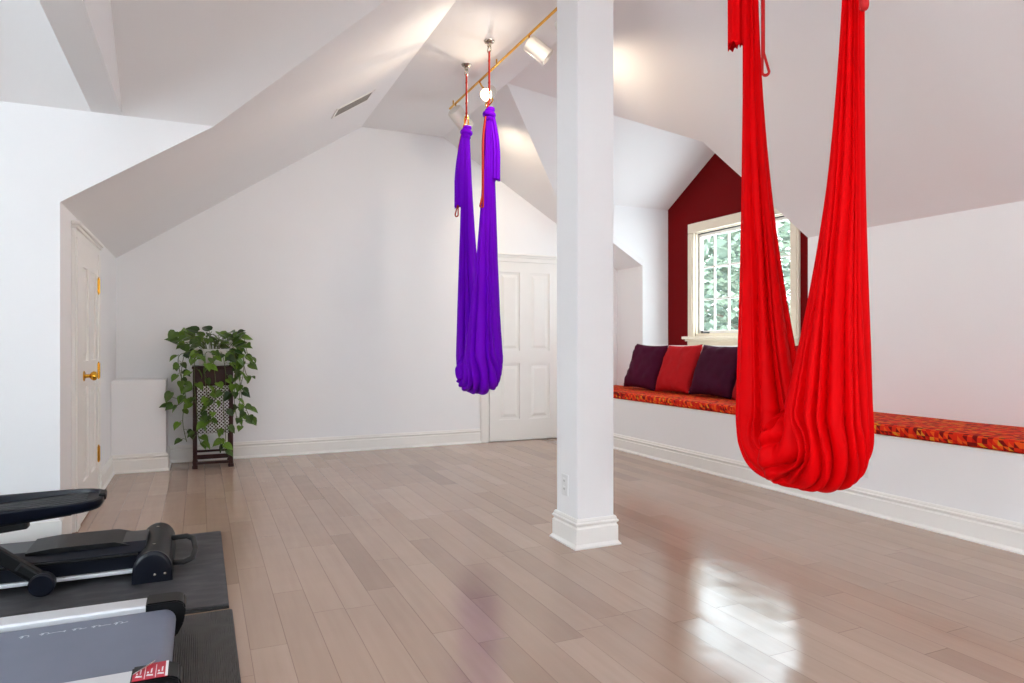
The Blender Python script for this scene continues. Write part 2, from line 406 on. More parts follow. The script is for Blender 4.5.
holed('wall_near', 'y', YN, XWL, XK, [(XK, ZK), (XS1, ZF), (XS2, ZF), (XV, ZW), (XWL, ZW)], HN, -.08, 'white end wall with an added fill light opening opposite the plant')
def plain_window(name, ax, pos, hole, label, n):
    h0, h1, z0, z1 = hole; mb = MB()
    def bx(a0, a1, za, zb, t=.05):
        if ax == 'x': mb.box(pos-.06, pos+.02, a0, a1, za, zb)
        else: mb.box(a0, a1, pos-.06, pos+.02, za, zb)
    bx(h0, h1, z0-.0, z0+.05); bx(h0, h1, z1-.05, z1); bx(h0, h0+.05, z0, z1); bx(h1-.05, h1, z0, z1)
    for i in range(1, n): a = h0+(h1-h0)*i/n; bx(a-.02, a+.02, z0, z1)
    o = struct(mb, name, M['trim'], label, 'window'); return o
plain_window('window_2', 'x', XWL, HG, 'wide white window in the gable wall of the wing', 4)
plain_window('near_fill_window', 'y', YN, HN, 'added unseen white window in the end wall, for fill light', 3)  # added out of view, frames the fill light from behind the camera

# boxed beam
B0, B1 = -.532, -.386
mb = MB()
yb0, yb1 = -.5, YW
pitch = (ZF-ZW)/(YW-YS3)
mb.prism([(B0, YW, ZW), (B0, YW, ZW+.01), (B0, YS3, ZF+.01), (B0, -.4, ZF+.01), (B0, -.4, ZW)], (B1-B0, 0, 0))
struct(mb, 'beam', M['ceil'], 'boxed white ceiling beam meeting the bright wall', 'beam')

# column
CX0, CX1, CY0, CY1 = 1.83, 2.055, 3.20, 3.435
column = struct(MB().box(CX0, CX1, CY0, CY1, 0, ZF, .003), 'column', M['wall'], 'square white column standing in the middle of the floor', 'column')
PROF = [(-.01, 0), (.03, 0), (.03, .008), (.02, .02), (.018, .024), (.018, .104), (.012, .112), (.012, .118), (.02, .126), (.02, .133), (.013, .139), (.013, .145), (.008, .155), (-.01, .155)]
struct(MB().sweep([(CX0, CY0), (CX0, CY1), (CX1, CY1), (CX1, CY0)], PROF, 1, True), 'baseboard_column', M['trim'], 'white moulded base around the foot of the column', 'baseboard')

# baseboards
struct(MB().sweep([(2.79, YB), (-.265, YB), (-.265, 6.6), (XD, 6.6), (XD, 5.87)], PROF, 1), 'baseboard_back', M['trim'], 'white moulded baseboard along the back wall behind the plant', 'baseboard')
struct(MB().sweep([(XB, YN), (XB, YB)], PROF, 1), 'baseboard_right', M['trim'], 'white moulded baseboard along the foot of the long bench', 'baseboard')
struct(MB().sweep([(XD, 4.62), (XD, YW), (XWL, YW)], PROF, -1), 'baseboard_left', M['trim'], 'white moulded baseboard behind the exercise machines', 'baseboard')
struct(MB().box(XD, -.265, 6.6, YB, 0, .775, .004), 'wall_ledge', M['wall'], 'low boxed white ledge standing out of the wall beside the plant', 'ledge')

# ------------------------------------------------------------------ doors
def panel_door(name, ax, pos, a0, a1, z0, z1, nrm, panels, matname, label, knob=None, hinges=(), casing=None):
    """door in plane ax=pos spanning a0..a1; nrm: +1/-1 side of the room along that axis"""
    def P(a, d, z): return (pos+nrm*d, a, z) if ax == 'x' else (a, pos+nrm*d, z)
    def bx(mb, a0, a1, d0, d1, za, zb, bev=0):
        p, q = P(a0, d0, za), P(a1, d1, zb)
        lo = [min(p[i], q[i]) for i in range(3)]; hi = [max(p[i], q[i]) for i in range(3)]
        mb.box(lo[0], hi[0], lo[1], hi[1], lo[2], hi[2], bev)
    leaf = MB()
    # stiles and rails around recessed panels with raised fields
    bx(leaf, a0, a1, .001, .012, z0, z1)
    as_ = sorted({a0, a1} | {x for p in panels for x in p[:2]}); zs = sorted({z0, z1} | {x for p in panels for x in p[2:]})
    for i in range(len(as_)-1):
        for j in range(len(zs)-1):
            ca, cz = (as_[i]+as_[i+1])/2, (zs[j]+zs[j+1])/2
            if not any(p[0] < ca < p[1] and p[2] < cz < p[3] for p in panels):
                bx(leaf, as_[i], as_[i+1], .001, .026, zs[j], zs[j+1])
    d = struct(leaf, name, M[matname], label, 'door')
    for p in panels:
        m = MB(); g = .028
        A0, A1, Z0, Z1 = p
        v = [P(A0+g, .013, Z0+g), P(A1-g, .013, Z0+g), P(A1-g, .013, Z1-g), P(A0+g, .013, Z1-g)]
        h = g+.03
        v += [P(A0+h, .023, Z0+h), P(A1-h, .023, Z0+h), P(A1-h, .023, Z1-h), P(A0+h, .023, Z1-h)]
        m.add(v, [(0, 1, 2, 3), (7, 6, 5, 4)]+[(i, (i+1) % 4, (i+1) % 4+4, i+4) for i in range(4)])
        m.build('panel', M[matname], d)
    if knob:
        a, z = knob
        ax_v = Vector((nrm, 0, 0)) if ax == 'x' else Vector((0, nrm, 0))
        q = Vector((0, 0, 1)).rotation_difference(ax_v).to_matrix().to_4x4()
        MM = Matrix.Translation(Vector(P(a, .026, z))) @ q
        MB().lathe([(.001, 0), (.031, 0), (.031, .006), (.012, .011), (.011, .032), (.022, .04), (.029, .052), (.026, .066), (.014, .073), (.001, .075)], M=MM, n=24).build('knob', M['gold'], d, auto=40)
    for a, z in hinges:
        m = MB()
        p = P(a, .03, z)
        m.lathe([(.001, -.062), (.006, -.06), (.004, -.053), (.009, -.05), (.009, .05), (.004, .053), (.006, .06), (.001, .062)], c=p, n=12)
        bx(m, a-.03, a+.02, .026, .029, z-.05, z+.05)
        m.build('hinge', M['gold'], d, auto=40)
    if casing:
        w, zt, c0, c1 = casing
        m = MB()
        for s0, s1 in ((c0, a0-.005), (a1+.005, c1)):
            bx(m, s0, s1, .0, .022, 0, zt, .004); bx(m, s0+.012, s1-.012, .022, .03, 0, zt, .003)
        bx(m, c0, c1, 0, .022, zt-.002, zt+.055, .004); bx(m, c0-.01, c1+.01, 0, .034, zt+.045, zt+.065, .005); bx(m, c0-.02, c1+.02, 0, .045, zt+.065, zt+.088, .006)
        m.build('casing', M['trim'], d)
    return d
# back door, partly behind the column
a0, a1 = 2.885, 3.735
pn = [(a0+.115, a0+.365, 1.0, 1.87), (a1-.365, a1-.115, 1.0, 1.87), (a0+.115, a0+.365, .24, .86), (a1-.365, a1-.115, .24, .86)]
panel_door('door_1', 'y', YB, a0, a1, .012, 1.985, -1, pn, 'trim', 'white four-panel door in the back wall beside the column', casing=(.1, 1.99, 2.78, 3.84))
# side door
a0, a1 = 4.80, 5.58
pn = [(a0+.11, a0+.335, .98, 1.56), (a1-.335, a1-.11, .98, 1.56), (a0+.11, a0+.335, .24, .82), (a1-.335, a1-.11, .24, .82)]
panel_door('door_2', 'x', XD, a0, a1, .012, 1.705, 1, pn, 'trim', 'white panelled door with brass hinges and a brass knob', knob=(4.93, .89), hinges=((a1+.003, 1.49), (a1+.003, .90), (a1+.003, .32)), casing=(.1, 1.71, 4.66, 5.72))

# ------------------------------------------------------------------ dormer window
wf = MB()
ty0, ty1, tz0, tz1 = 4.56, 6.10, 1.14, 2.385
for (ya, yb_, za, zb) in ((ty0, WY0+.02, tz0, WZ1-.0205), (WY1-.02, ty1, tz0, WZ1-.0205), (ty0, ty1, WZ1-.02, tz1)):
    wf.box(XR-.025, XR, ya, yb_, za, zb, .005)
    wf.box(XR-.034, XR-.02, ya+.02, yb_-.02, za, zb-.02, .004)
win = struct(wf, 'window_1', M['cream'], 'cream framed grid window in the dark red dormer wall', 'window')
sm = MB().box(XR-.075, XR+.03, ty0-.045, ty1+.045, tz0-.012, tz0+.018, .006)
sm.box(XR-.05, XR, ty0-.02, ty1+.02, tz0-.035, tz0-.012, .006)
sm.box(XR-.03, XR, ty0, ty1, ZL, tz0-.03, .004)
sm.build('sill', M['cream'], win)
jb = MB()
jb.box(XR, XR+.09, WY0, WY0+.03, WZ0, WZ1); jb.box(XR, XR+.09, WY1-.03, WY1, WZ0, WZ1)
jb.box(XR, XR+.09, WY0, WY1, WZ1-.03, WZ1); jb.box(XR, XR+.09, WY0, WY1, WZ0-.02, WZ0+.03)
jb.build('jamb', M['cream'], win)
sy0, sy1, sz0, sz1 = WY0+.05, WY1-.05, WZ0+.05, WZ1-.06
sh = MB()
for (ya, yb_, za, zb) in ((sy0-.02, sy0+.015, sz0-.02, sz1+.02), (sy1-.015, sy1+.02, sz0-.02, sz1+.02), (sy0, sy1, sz0-.02, sz0+.012), (sy0, sy1, sz1-.012, sz1+.02)):
    sh.box(XR+.035, XR+.075, ya, yb_, za, zb, .003)
sh.build('sash', M['trim'], win)
st = MB()
for (ya, yb_, za, zb) in ((sy0-.03, sy0-.02, sz0-.03, sz1+.03), (sy1+.02, sy1+.03, sz0-.03, sz1+.03), (sy0-.02, sy1+.02, sz0-.034, sz0-.02), (sy0-.02, sy1+.02, sz1+.02, sz1+.03)):
    st.box(XR+.03, XR+.07, ya, yb_, za, zb)
st.build('weatherstrip', M['steel'], win)
mu = MB()
for i in range(1, 6):
    y = sy0+(sy1-sy0)*i/6; mu.box(XR+.048, XR+.066, y-.009, y+.009, sz0, sz1, .002)
for i in range(1, 3):
    z = sz0+(sz1-sz0)*i/3; mu.box(XR+.049, XR+.065, sy0, sy1, z-.009, z+.009, .002)
mu.build('muntin_grid', M['trim'], win)
MB().box(XR+.055, XR+.059, sy0, sy1, sz0, sz1).build('pane', M['glass'], win)
for y in (5.86, 4.72):
    m = MB().box(XR+.0, XR+.035, y-.05, y+.05, WZ0+.03, WZ0+.045, .004)
    m.tube([(XR+.005, y+.03, WZ0+.045), (XR-.02, y+.02, WZ0+.055), (XR-.035, y-.03, WZ0+.055)], .006, 8)
    m.build('crank_handle', M['steel'], win)

# trees outside the window
def tree(loc, h, rad, n, seed, label):
    rnd = random.Random(seed); t = thing('tree', loc, label, 'tree', 'trees outside the window')
    b = MB(); L = Vector(loc)
    b.tube([L, L+Vector((.05, .1, h*.4)), L+Vector((-.05, 0, h*.85))], [.14, .1, .03], 8)
    for k in range(9):
        a = rnd.uniform(0, 6.3); z = h*rnd.uniform(.25, .75)
        b.tube([L+Vector((0, 0, z)), L+Vector((math.cos(a)*rad*.5, math.sin(a)*rad*.5, z+.4)), L+Vector((math.cos(a)*rad*.9, math.sin(a)*rad*.9, z+.6))], [.05, .03, .01], 6)
    b.build('trunk', M['bark'], t, smooth=True)
    f = MB()
    for i in range(n):
        while True:
            p = Vector((rnd.uniform(-1, 1), rnd.uniform(-1, 1), rnd.uniform(-1, 1)))
            if p.length < 1: break
        c = L+Vector((p.x*rad, p.y*rad, h*.58+p.z*h*.42)); s = rnd.uniform(.12, .24)
        q = Matrix.Rotation(rnd.uniform(0, 6.3), 3, 'Z') @ Matrix.Rotation(rnd.uniform(0, 6.3), 3, 'X')
        f.add([c+q @ Vector(v)*s for v in ((-.5, 0, 0), (0, -.35, .06), (.6, 0, 0), (0, .35, .06))], [(0, 1, 2, 3)])
    f.build('foliage', M['treeleaf'], t)
tree((9.4, 9.55, -3.0), 7.5, 1.35, 3600, 3, 'pale leafy tree outside the dormer window, filling its panes')
tree((10.1, 12.3, -3.0), 7.2, 1.4, 3600, 5, 'pale leafy tree outside the dormer window, filling its panes')
tree((13.4, 14.8, -3.0), 9.0, 2.1, 4200, 6, 'pale leafy tree outside the dormer window, filling its panes')

# ------------------------------------------------------------------ long bench, cushion, pillows
bench = thing('window_bench', (4.2, 3, 0), 'long white built-in bench under the window, topped with an orange cushion', 'bench')
MB().box(XB, XK-.002, YN+.005, YB-.005, .0, .50).build('body', M['wall'], bench)
MB().box(XB-.004, XK-.002, YN+.005, YB-.005, .50, .514, .003).build('top_board', M['trim'], bench)
cu = MB()
nY = 180; ylo, yhi = YN+.02, YB-.02
prof = []
x0, x1, z0, z1, r = XB-.008, XK-.006, .515, .585, .022
for cx, cz, a0 in ((x0+r, z0+r, 180), (x1-r, z0+r, 270), (x1-r, z1-r, 0), (x0+r, z1-r, 90)):
    for k in range(5):
        a = R(a0+90*k/4); prof.append((cx+r*math.cos(a), cz+r*math.sin(a)))
# extra points on top for a soft crown
k = len(prof); vs = []
for i in range(nY+1):
    y = ylo+(yhi-ylo)*i/nY
    for (x, z) in prof:
        wob = .003*noise.noise(Vector((x*3, y*3, z*9)))
        vs.append((x+wob, y, z+(wob if z > .55 else 0)))
fs = [(i*k+j, i*k+(j+1) % k, (i+1)*k+(j+1) % k, (i+1)*k+j) for i in range(nY) for j in range(k)]
fs += [tuple(range(k)), tuple(range(nY*k+k-1, nY*k-1, -1))]
cu.add(vs, fs)
cush = tag(cu.build('bench_cushion', M['cushion'], None, auto=50), 'long flat bench cushion in orange red triangle print', 'cushion')

def pillow(y, wid, size, th, mat_, label, seed, lean=.24, roll=0., yaw=0., xb=4.285):
    rnd = random.Random(seed); n = 26; o = Vector((rnd.uniform(0, 50), rnd.uniform(0, 50), 0))
    mb = MB(); vs = []
    base = Vector((xb, y, .587))
    rot = Matrix.Rotation(yaw, 4, 'Z') @ Matrix.Rotation(lean, 4, 'Y') @ Matrix.Rotation(roll, 4, 'X')
    def pt(u, v, s):
        pin = 1-.07*(1-v*v)*abs(u)**3; pin2 = 1-.07*(1-u*u)*abs(v)**3
        a, b_ = wid/2*u*pin, size/2*v*pin2
        t = th/2*max(0, (1-u**4)*(1-v**4))**.55*(1-.12*v)
        wr = .014*noise.noise(o+Vector((u*2.5+v, v*2-u*1.4, s)))+.010*noise.noise(o+Vector((u*5-v*3, v*6, s*3)))
        t = t*s+wr*(1 if t > .004 else .2)
        return Vector((-t, a, b_+size/2))
    for s in (1, -1):
        for i in range(n+1):
            for j in range(n+1):
                vs.append(pt(-1+2*i/n, -1+2*j/n, s))
    m = (n+1)**2
    fs = []
    for sidx in range(2):
        for i in range(n):
            for j in range(n):
                q = [sidx*m+i*(n+1)+j, sidx*m+(i+1)*(n+1)+j, sidx*m+(i+1)*(n+1)+j+1, sidx*m+i*(n+1)+j+1]
                fs.append(tuple(q))
    vs = [rot @ p for p in vs]
    zmin = min(p.z for p in vs)
    vs = [p-Vector((0, 0, zmin))+base for p in vs]
    xm = max(p.x for p in vs)
    if xm > XK-.004: vs = [p-Vector((xm-XK+.004, 0, 0)) for p in vs]
    mb.add(vs, fs)
    me_o = mb.build('throw_pillow', M[mat_], None, smooth=True)
    bm = bmesh.new(); bm.from_mesh(me_o.data); bmesh.ops.remove_doubles(bm, verts=bm.verts[:], dist=.0015)
    bmesh.ops.recalc_face_normals(bm, faces=bm.faces[:]); bm.to_mesh(me_o.data); bm.free()
    return tag(me_o, label, 'pillow', 'pillows on the bench')
pillow(6.19, .55, .51, .15, 'plum', 'plum throw pillow at the end of the pillow row beside the white cheek wall', 1, .36, .03, .04)
pillow(5.625, .55, .51, .15, 'brick', 'brick red throw pillow between the two plum pillows', 2, .37, -.03, -.03)
pillow(5.06, .56, .51, .16, 'plum2', 'dark plum throw pillow below the window, between two red ones', 3, .36, .02, .04)
pillow(4.44, .64, .51, .16, 'brick2', 'dusty red throw pillow half hidden by the red hammock', 4, .36, -.02, 0)

# ------------------------------------------------------------------ aerial hammocks
def sling_mesh(x, yc, seed, dy=.235, zb=.598, zv=.865, bexp=1.9, ztop=2.72, ho=.25, bx=.125):
    rnd = random.Random(seed); mb = MB(); NP = 240; depth = zv-zb
    def pleats():
        c = []; a = 0
        while a < 2*PI-.14:
            c.append(a); a += rnd.choice((.16, .22, .28, .36, .5, .7))*rnd.uniform(.85, 1.15)
        c.append(c[0]+2*PI)
        return c, [rnd.uniform(.3, .78) for _ in c]
    for side in (1, -1):                   # +1 the strand farther along y, -1 the nearer, wrapped over the first at the bottom
        c, dd = pleats(); rows = []
        near = side < 0
        nz, nth = 84, 44
        th_end = R(116 if near else 97)
        params = [('s', i/nz) for i in range(nz)] + [('f', i/nth) for i in range(nth+1)]
        for idx, (kk, q) in enumerate(params):
            if kk == 's':
                f = q; z = ztop-(ztop-zv)*f
                yo = (dy+.026)*(1-f)+ho*f-.010*math.sin(PI*f); yi = (dy-.026)*(1-f**2.3)
                inner = Vector((0, side*yi, z)); outer = Vector((0, side*yo, z-.03*f)); b = .03+(bx-.03)*f**bexp
                prog = f*.7; drift = .25*math.sin(2.5*f+seed)
            else:
                th = th_end*q; p = 3.1
                rr = (abs(math.cos(th)/ho)**p+abs(math.sin(th)/depth)**p)**(-1/p)
                inner = Vector((0, 0, zv)); outer = Vector((0, side*rr*math.cos(th), zv-.03*(1-q)-rr*math.sin(th))); b = bx*(1-.10*q)
                prog = .7+.3*q; drift = .25*math.sin(2.5+seed)+(1.25 if near else .35)*q**1.2
                if near: inner.x = -.03*q; inner.y = side*.012*(1-q)
            if near: b *= 1+.16*(1 if kk == 'f' else max(0, f-.6)/.4)
            else: b *= .92
            endk = 1.
            if near and kk == 'f' and q > .72:   # rolled edge of the overlapping layer
                u = (q-.72)/.28; endk = (1+.22*math.sin(PI*min(1, u*1.25)))*math.sqrt(max(.03, 1-u**4))
            ctr = (inner+outer)/2; rad = (outer-inner); a = rad.length/2; rad = rad.normalized() if rad.length > 1e-6 else Vector((0, 1, 0))
            row = []
            for j in range(NP):
                ph = 2*PI*j/NP
                w = (ph-drift+.22*noise.noise(Vector((math.cos(ph)*2, math.sin(ph)*2, prog*4+seed*3)))) % (2*PI)
                for k in range(len(c)-1):
                    if c[k] <= w < c[k+1]: break
                fr = min(1, max(0, (w-c[k])/(c[k+1]-c[k])))
                dk = dd[k]*(.8+.7*noise.noise(Vector((k*3.1, prog*5, seed))))*min(1., (c[k+1]-c[k])/.3+.25)
                
                if near and kk == 'f' and q > .6: dk *= max(.15, 1-(q-.6)/.4)
                fold = 1-dk*(1-abs(math.sin(PI*fr))**.6)
                ca, sa = math.cos(ph), math.sin(ph)
                sq = (abs(ca)**2.3+abs(sa)**2.3)**(-1/2.3)
                pk = 1+(.05*q*noise.noise(Vector((ca*3, sa*3, prog*30))) if kk == 'f' else 0)
                row.append(Vector((x, yc, 0))+ctr+rad*(a*ca*sq*(1-(1-fold)*.8)*pk)+Vector((1, 0, 0))*(b*sa*sq*fold*endk))
            rows.append(row)
        vs = [p for r in rows for p in r]; m = len(rows)
        fs = [(i*NP+j, i*NP+(j+1) % NP, (i+1)*NP+(j+1) % NP, (i+1)*NP+j) for i in range(m-1) for j in range(NP)]
        fs += [tuple(range(NP)), tuple(range((m-1)*NP, m*NP))]
        mb.add(vs, fs)
    return mb

def tail_mesh(p, z0, z1, d, w, t, seed):
    """gathered end of the cloth hanging beside a knot; d = plan direction it hangs out to"""
    rnd = random.Random(seed); n = 60; m = 26; mb = MB(); vs = []
    dv = Vector((d[0], d[1], 0)).normalized(); nv = Vector((-dv.y, dv.x, 0))
    for i in range(m+1):
        q = i/m; z = z0+(z1-z0)*q
        off = dv*(.016+.034*math.sin(min(1, q*1.6)*PI/2))
        ww = .022+(w-.022)*min(1, q*1.5)**.8; tt = .018+(t-.018)*min(1, q*1.5)
        for j in range(n):
            a = 2*PI*j/n; fold = 1-.30*(.5+.5*math.sin(7*a+seed+q*.8))-.1*math.sin(3*a+q)
            zz = z+(.007*math.sin(9*a+seed)+.008*math.sin(2*a) if i == m else 0)
            vs.append(Vector((p[0], p[1], zz))+off+dv*(ww*math.cos(a)*fold)+nv*(tt*math.sin(a)*fold))
    fs = [(i*n+j, i*n+(j+1) % n, (i+1)*n+(j+1) % n, (i+1)*n+j) for i in range(m) for j in range(n)]
    fs += [tuple(range(n))]
    # cloth turned up inside the open end
    b = len(vs)
    ctr = sum((vs[m*n+j] for j in range(n)), Vector())/n+Vector((0, 0, .05))
    vs.append(ctr); fs += [(m*n+j, m*n+(j+1) % n, b) for j in range(n)]
    return mb.add(vs, fs)

def strap_path(p, z0, z1, d, out, turn=.012):
    dv = Vector((d[0], d[1], 0)).normalized(); a = Vector((p[0], p[1], 0))
    pts = [a+Vector((0, 0, z0))]
    for i in range(1, 11):
        q = i/10; pts.append(a+dv*(out*math.sin(min(1, q*2.2)*PI/2))+Vector((0, 0, z0+(z1-z0)*q)))
    e = pts[-1]
    for k in range(1, 7):
        th = PI*k/6; pts.append(e+dv*(turn*(1-math.cos(th)))+Vector((0, 0, -turn*math.sin(th))))
    for i in range(1, 11):
        q = 1-i/10; pts.append(a+dv*((out+.4*turn)*math.sin(min(1, q*2.2)*PI/2))+Vector((0, 0, z0+(z1-z0)*q)))
    return pts

def hammock(x, yc, mname, sname, label, seed, tails, straps, dy=.235, zb=.598, zv=.865, bexp=1.9):
    h = thing('aerial_hammock', (x, yc, zb), label, 'hammock')
    s = sling_mesh(x, yc, seed, dy, zb, zv, bexp).build('sling', M[mname], h, smooth=True)
    for sd in (1, -1):
        p = (x, yc+sd*dy); rnd = random.Random(seed+sd)
        # knot: a wrapped turn over the neck of the gathered cloth
        k = MB()
        k.torus((p[0], p[1], 2.745), .026, .021, (.15, .1, 1), 1.1, 1, 28, 12)
        k.torus((p[0]+.004, p[1], 2.775), .021, .019, (-.35, .25, 1), 1, 1, 28, 12)
        k.tube([(p[0], p[1], 2.70), (p[0], p[1], 2.745), (p[0], p[1], 2.80)], [.034, .03, .018], 20)
        k.build('knot', M[mname], h, smooth=True)
        cb = MB().torus((p[0], p[1], 2.836), .022, .005, (0, 1, 0) if sd > 0 else (1, .3, 0), .75, 1.9, 24, 8)
        cb.build('carabiner', M['gold'], h, smooth=True)
        stp = MB().tube([(p[0], p[1], z) for z in (2.862, 2.95, 3.05, 3.15, 3.205)], 0, 10, flat=(.015, .005))
        for z in (2.90, 2.98, 3.06, 3.14): stp.tube([(p[0], p[1], z-.006), (p[0], p[1], z+.006)], 0, 10, flat=(.017, .007))
        stp.build('strap', M[sname], h, smooth=True)
    for (sd, d, z1, w, t) in tails:
        tail_mesh((x, yc+sd*dy), 2.745, z1, d, w, t, seed+3+sd).build('cloth_tail', M[mname], h, smooth=True)
    for (sd, d, z1, out) in straps:
        MB().tube(strap_path((x, yc+sd*dy), 2.86, z1, d, out), 0, 8, flat=(.0115, .005)).build('strap_tail', M[sname], h, smooth=True)
    return h
lat_p = (.93, -.366); lat_r = (.69, -.724)
neg = lambda v: (-v[0], -v[1])
hammock(1.91, 4.86, 'purple', 'strap', 'purple aerial silk hammock hanging from the ceiling on orange red straps', 11,
        [(1, neg(lat_p), 2.16, .05, .032), (-1, lat_p, 2.27, .032, .022)], [(1, (-.75, .45), 2.10, .066), (-1, (-.93, -.1), 2.08, .05)], zb=.71, zv=1.02, bexp=1.15)
hammock(1.91, 1.79, 'red', 'strap2', 'large red aerial silk hammock in front of the window bench', 23,
        [(1, neg(lat_r), 2.235, .034, .026)], [(1, lat_r, 2.12, .046), (-1, (-.55, -.83), 2.14, .06)])
for yy, lb in ((4.86+.235, 'silvery ceiling anchor of the purple hammock, the one farther from the column'), (4.86-.235, 'silvery ceiling anchor of the purple hammock, the one next to the column')):
    t = thing('ceiling_anchor', (1.91, yy, ZF), lb, 'anchor', 'ceiling anchors of the purple hammock')
    MB().lathe([(.001, 3.26), (.018, 3.26), (.036, 3.27), (.04, 3.28), (.001, 3.28)], c=(1.91, yy, 0), n=28).build('mount_plate', M['chrome'], t, auto=40)
    m = MB().lathe([(.001, 3.238), (.014, 3.24), (.016, 3.25), (.012, 3.264), (.001, 3.266)], c=(1.91, yy, 0), n=20)
    m.build('swivel', M['chrome'], t, auto=40)
    MB().torus((1.91, yy, 3.218), .022, .005, (1, .2, 0), 1, 1, 24, 8).build('ring', M['chrome'], t, smooth=True)

# ------------------------------------------------------------------ track light
TX, TZ = 2.085, 3.235
tl = thing('track_light', (TX, 4.8, ZF), 'brass ceiling track light with white can heads beside the purple hammock', 'light')
MB().box(TX-.007, TX+.007, 3.5, 6.0, TZ-.007, TZ+.007, .002).build('rail', M['gold'], tl)
for y in (3.7, 4.9, 5.9): MB().tube([(TX, y, TZ), (TX, y, ZF)], .006, 10).build('stem', M['gold'], tl)
def head(y, aim, lit, L=.20, r=.07, drop=.13, dx=.05):
    a = Vector(aim).normalized(); q = Vector((0, 0, 1)).rotation_difference(a).to_matrix().to_4x4()
    c = Vector((TX+dx, y, TZ-drop)); MM = Matrix.Translation(c) @ q
    g = MB().lathe([(.001, -L/2), (r*.92, -L/2), (r, -L/2+.008), (r, L/2), (r-.005, L/2), (r-.008, L/2-.03), (r-.012, L/2-.07), (.02, L/2-.09), (.001, L/2-.09)], M=MM, n=36)
    o = g.build('lamp_head', M['lamp'], tl, auto=40)
    MB().tube([(TX, y, TZ-.005), (TX+dx*.3, y, TZ-drop*.5), tuple(c-a*.02)], .007, 10).build('swivel_arm', M['gold'], o, smooth=True)
    bm_ = Matrix.Translation(c+a*(L/2-.045)) @ q
    prof = [(.001, -.03), (.02, -.028), (.034, -.01), (.038, .008), (.03, .026), (.012, .036), (.001, .038)]
    MB().lathe(prof, M=bm_, n=24).build('bulb', M['bulb'] if lit else M['white'], o, smooth=True)
    return c+a*(L/2+.01), a
P1 = head(4.33, (.72, -.32, -.62), False, L=.175, r=.06, drop=.09, dx=.075)
P2 = head(5.26, (-.55, -.70, -.50), True, L=.16, r=.052, drop=.085, dx=.08)
P4 = head(3.78, (-.45, .75, -.42), False)  # added head hidden by the column, brightens back wall and left slope
P3 = head(5.84, (.72, .30, -.60), False)

# vent in the left slope
s2 = (ZF-ZD)/(XS2-XD); sl_t = Vector((1, 0, s2)).normalized(); sl_n = Vector((s2, 0, -1)).normalized()
vx = 1.14; vc = Vector((vx, 5.68, ZD+(vx-XD)*s2))
Mv = Matrix.Translation(vc) @ Matrix((sl_t, (0, 1, 0), sl_n)).transposed().to_4x4()
vt = thing('ceiling_vent', tuple(vc), 'grey slatted air vent set in the sloping ceiling', 'vent')
m = MB()
for a in ((-.185, .185, -.125, -.105), (-.185, .185, .105, .125), (-.185, -.165, -.125, .125), (.165, .185, -.125, .125)):
    m.box(a[0], a[1], a[2], a[3], 0, .008, .002, M=Mv)
m.build('frame', M['trim'], vt)
m = MB().box(-.166, .166, -.106, .106, .0005, .002, M=Mv)
for i in range(14):
    yy = -.1+.2*i/13
    m.box(-.166, .166, yy-.002, yy+.004, .001, .006, M=Mv)
m.build('grille', M['ventgrey'], vt)

# outlets
def outlet(c, ax, label):
    t = thing('wall_outlet', c, label, 'outlet'); s = -1
    m = MB().box(c[0]-.006, c[0], c[1]-.036, c[1]+.036, c[2]-.058, c[2]+.058, .003); m.build('cover_plate', M['plate'], t)
    for dz in (-.022, .022):
        k = MB().box(c[0]-.008, c[0]-.005, c[1]-.016, c[1]+.016, c[2]+dz-.014, c[2]+dz+.014, .0015).build('socket', M['plate'], t)
        j = MB()
        for dy_ in (-.006, .006): j.box(c[0]-.0085, c[0]-.0075, c[1]+dy_-.0012, c[1]+dy_+.0012, c[2]+dz-.005, c[2]+dz+.005)
        j.build('slot', M['slot'], k)
outlet((CX0, 3.335, .315), 'x', 'small white outlet low on the column')
outlet((XB, 3.12, .285), 'x', 'small white outlet on the bench front behind the red hammock')

# ------------------------------------------------------------------ plant stand and plant
PX, PY = .105, 6.72; hw = .145
ps = thing('plant_stand', (PX, PY, 0), 'tall dark mahogany plant stand with white lattice sides', 'plant stand')
H = .865
MB().box(PX-hw-.025, PX+hw+.025, PY-hw-.025, PY+hw+.025, H, H+.022, .005).build('top', M['wood'], ps)
m = MB()
for s in (-1, 1):
    m.box(PX-hw, PX+hw, PY+s*hw-.011, PY+s*hw+.011, H-.14, H, .003); m.box(PX+s*hw-.011, PX+s*hw+.011, PY-hw, PY+hw, H-.14, H, .003)
m.build('apron', M['wood'], ps)
for sx in (-1, 1):
    for sy in (-1, 1):
        cx, cy = PX+sx*hw, PY+sy*hw
        g = MB().box(cx-.017, cx+.017, cy-.017, cy+.017, .0, H, .004); g.box(cx-.022, cx+.022, cy-.022, cy+.022, 0, .03, .005)
        g.build('leg', M['wood'], ps)
for z in (.035, .098):
    m = MB()
    for s in (-1, 1):
        m.box(PX-hw, PX+hw, PY+s*hw-.01, PY+s*hw+.01, z, z+.02, .003); m.box(PX+s*hw-.01, PX+s*hw+.01, PY-hw, PY+hw, z, z+.02, .003)
    m.build('stretcher', M['wood'], ps)
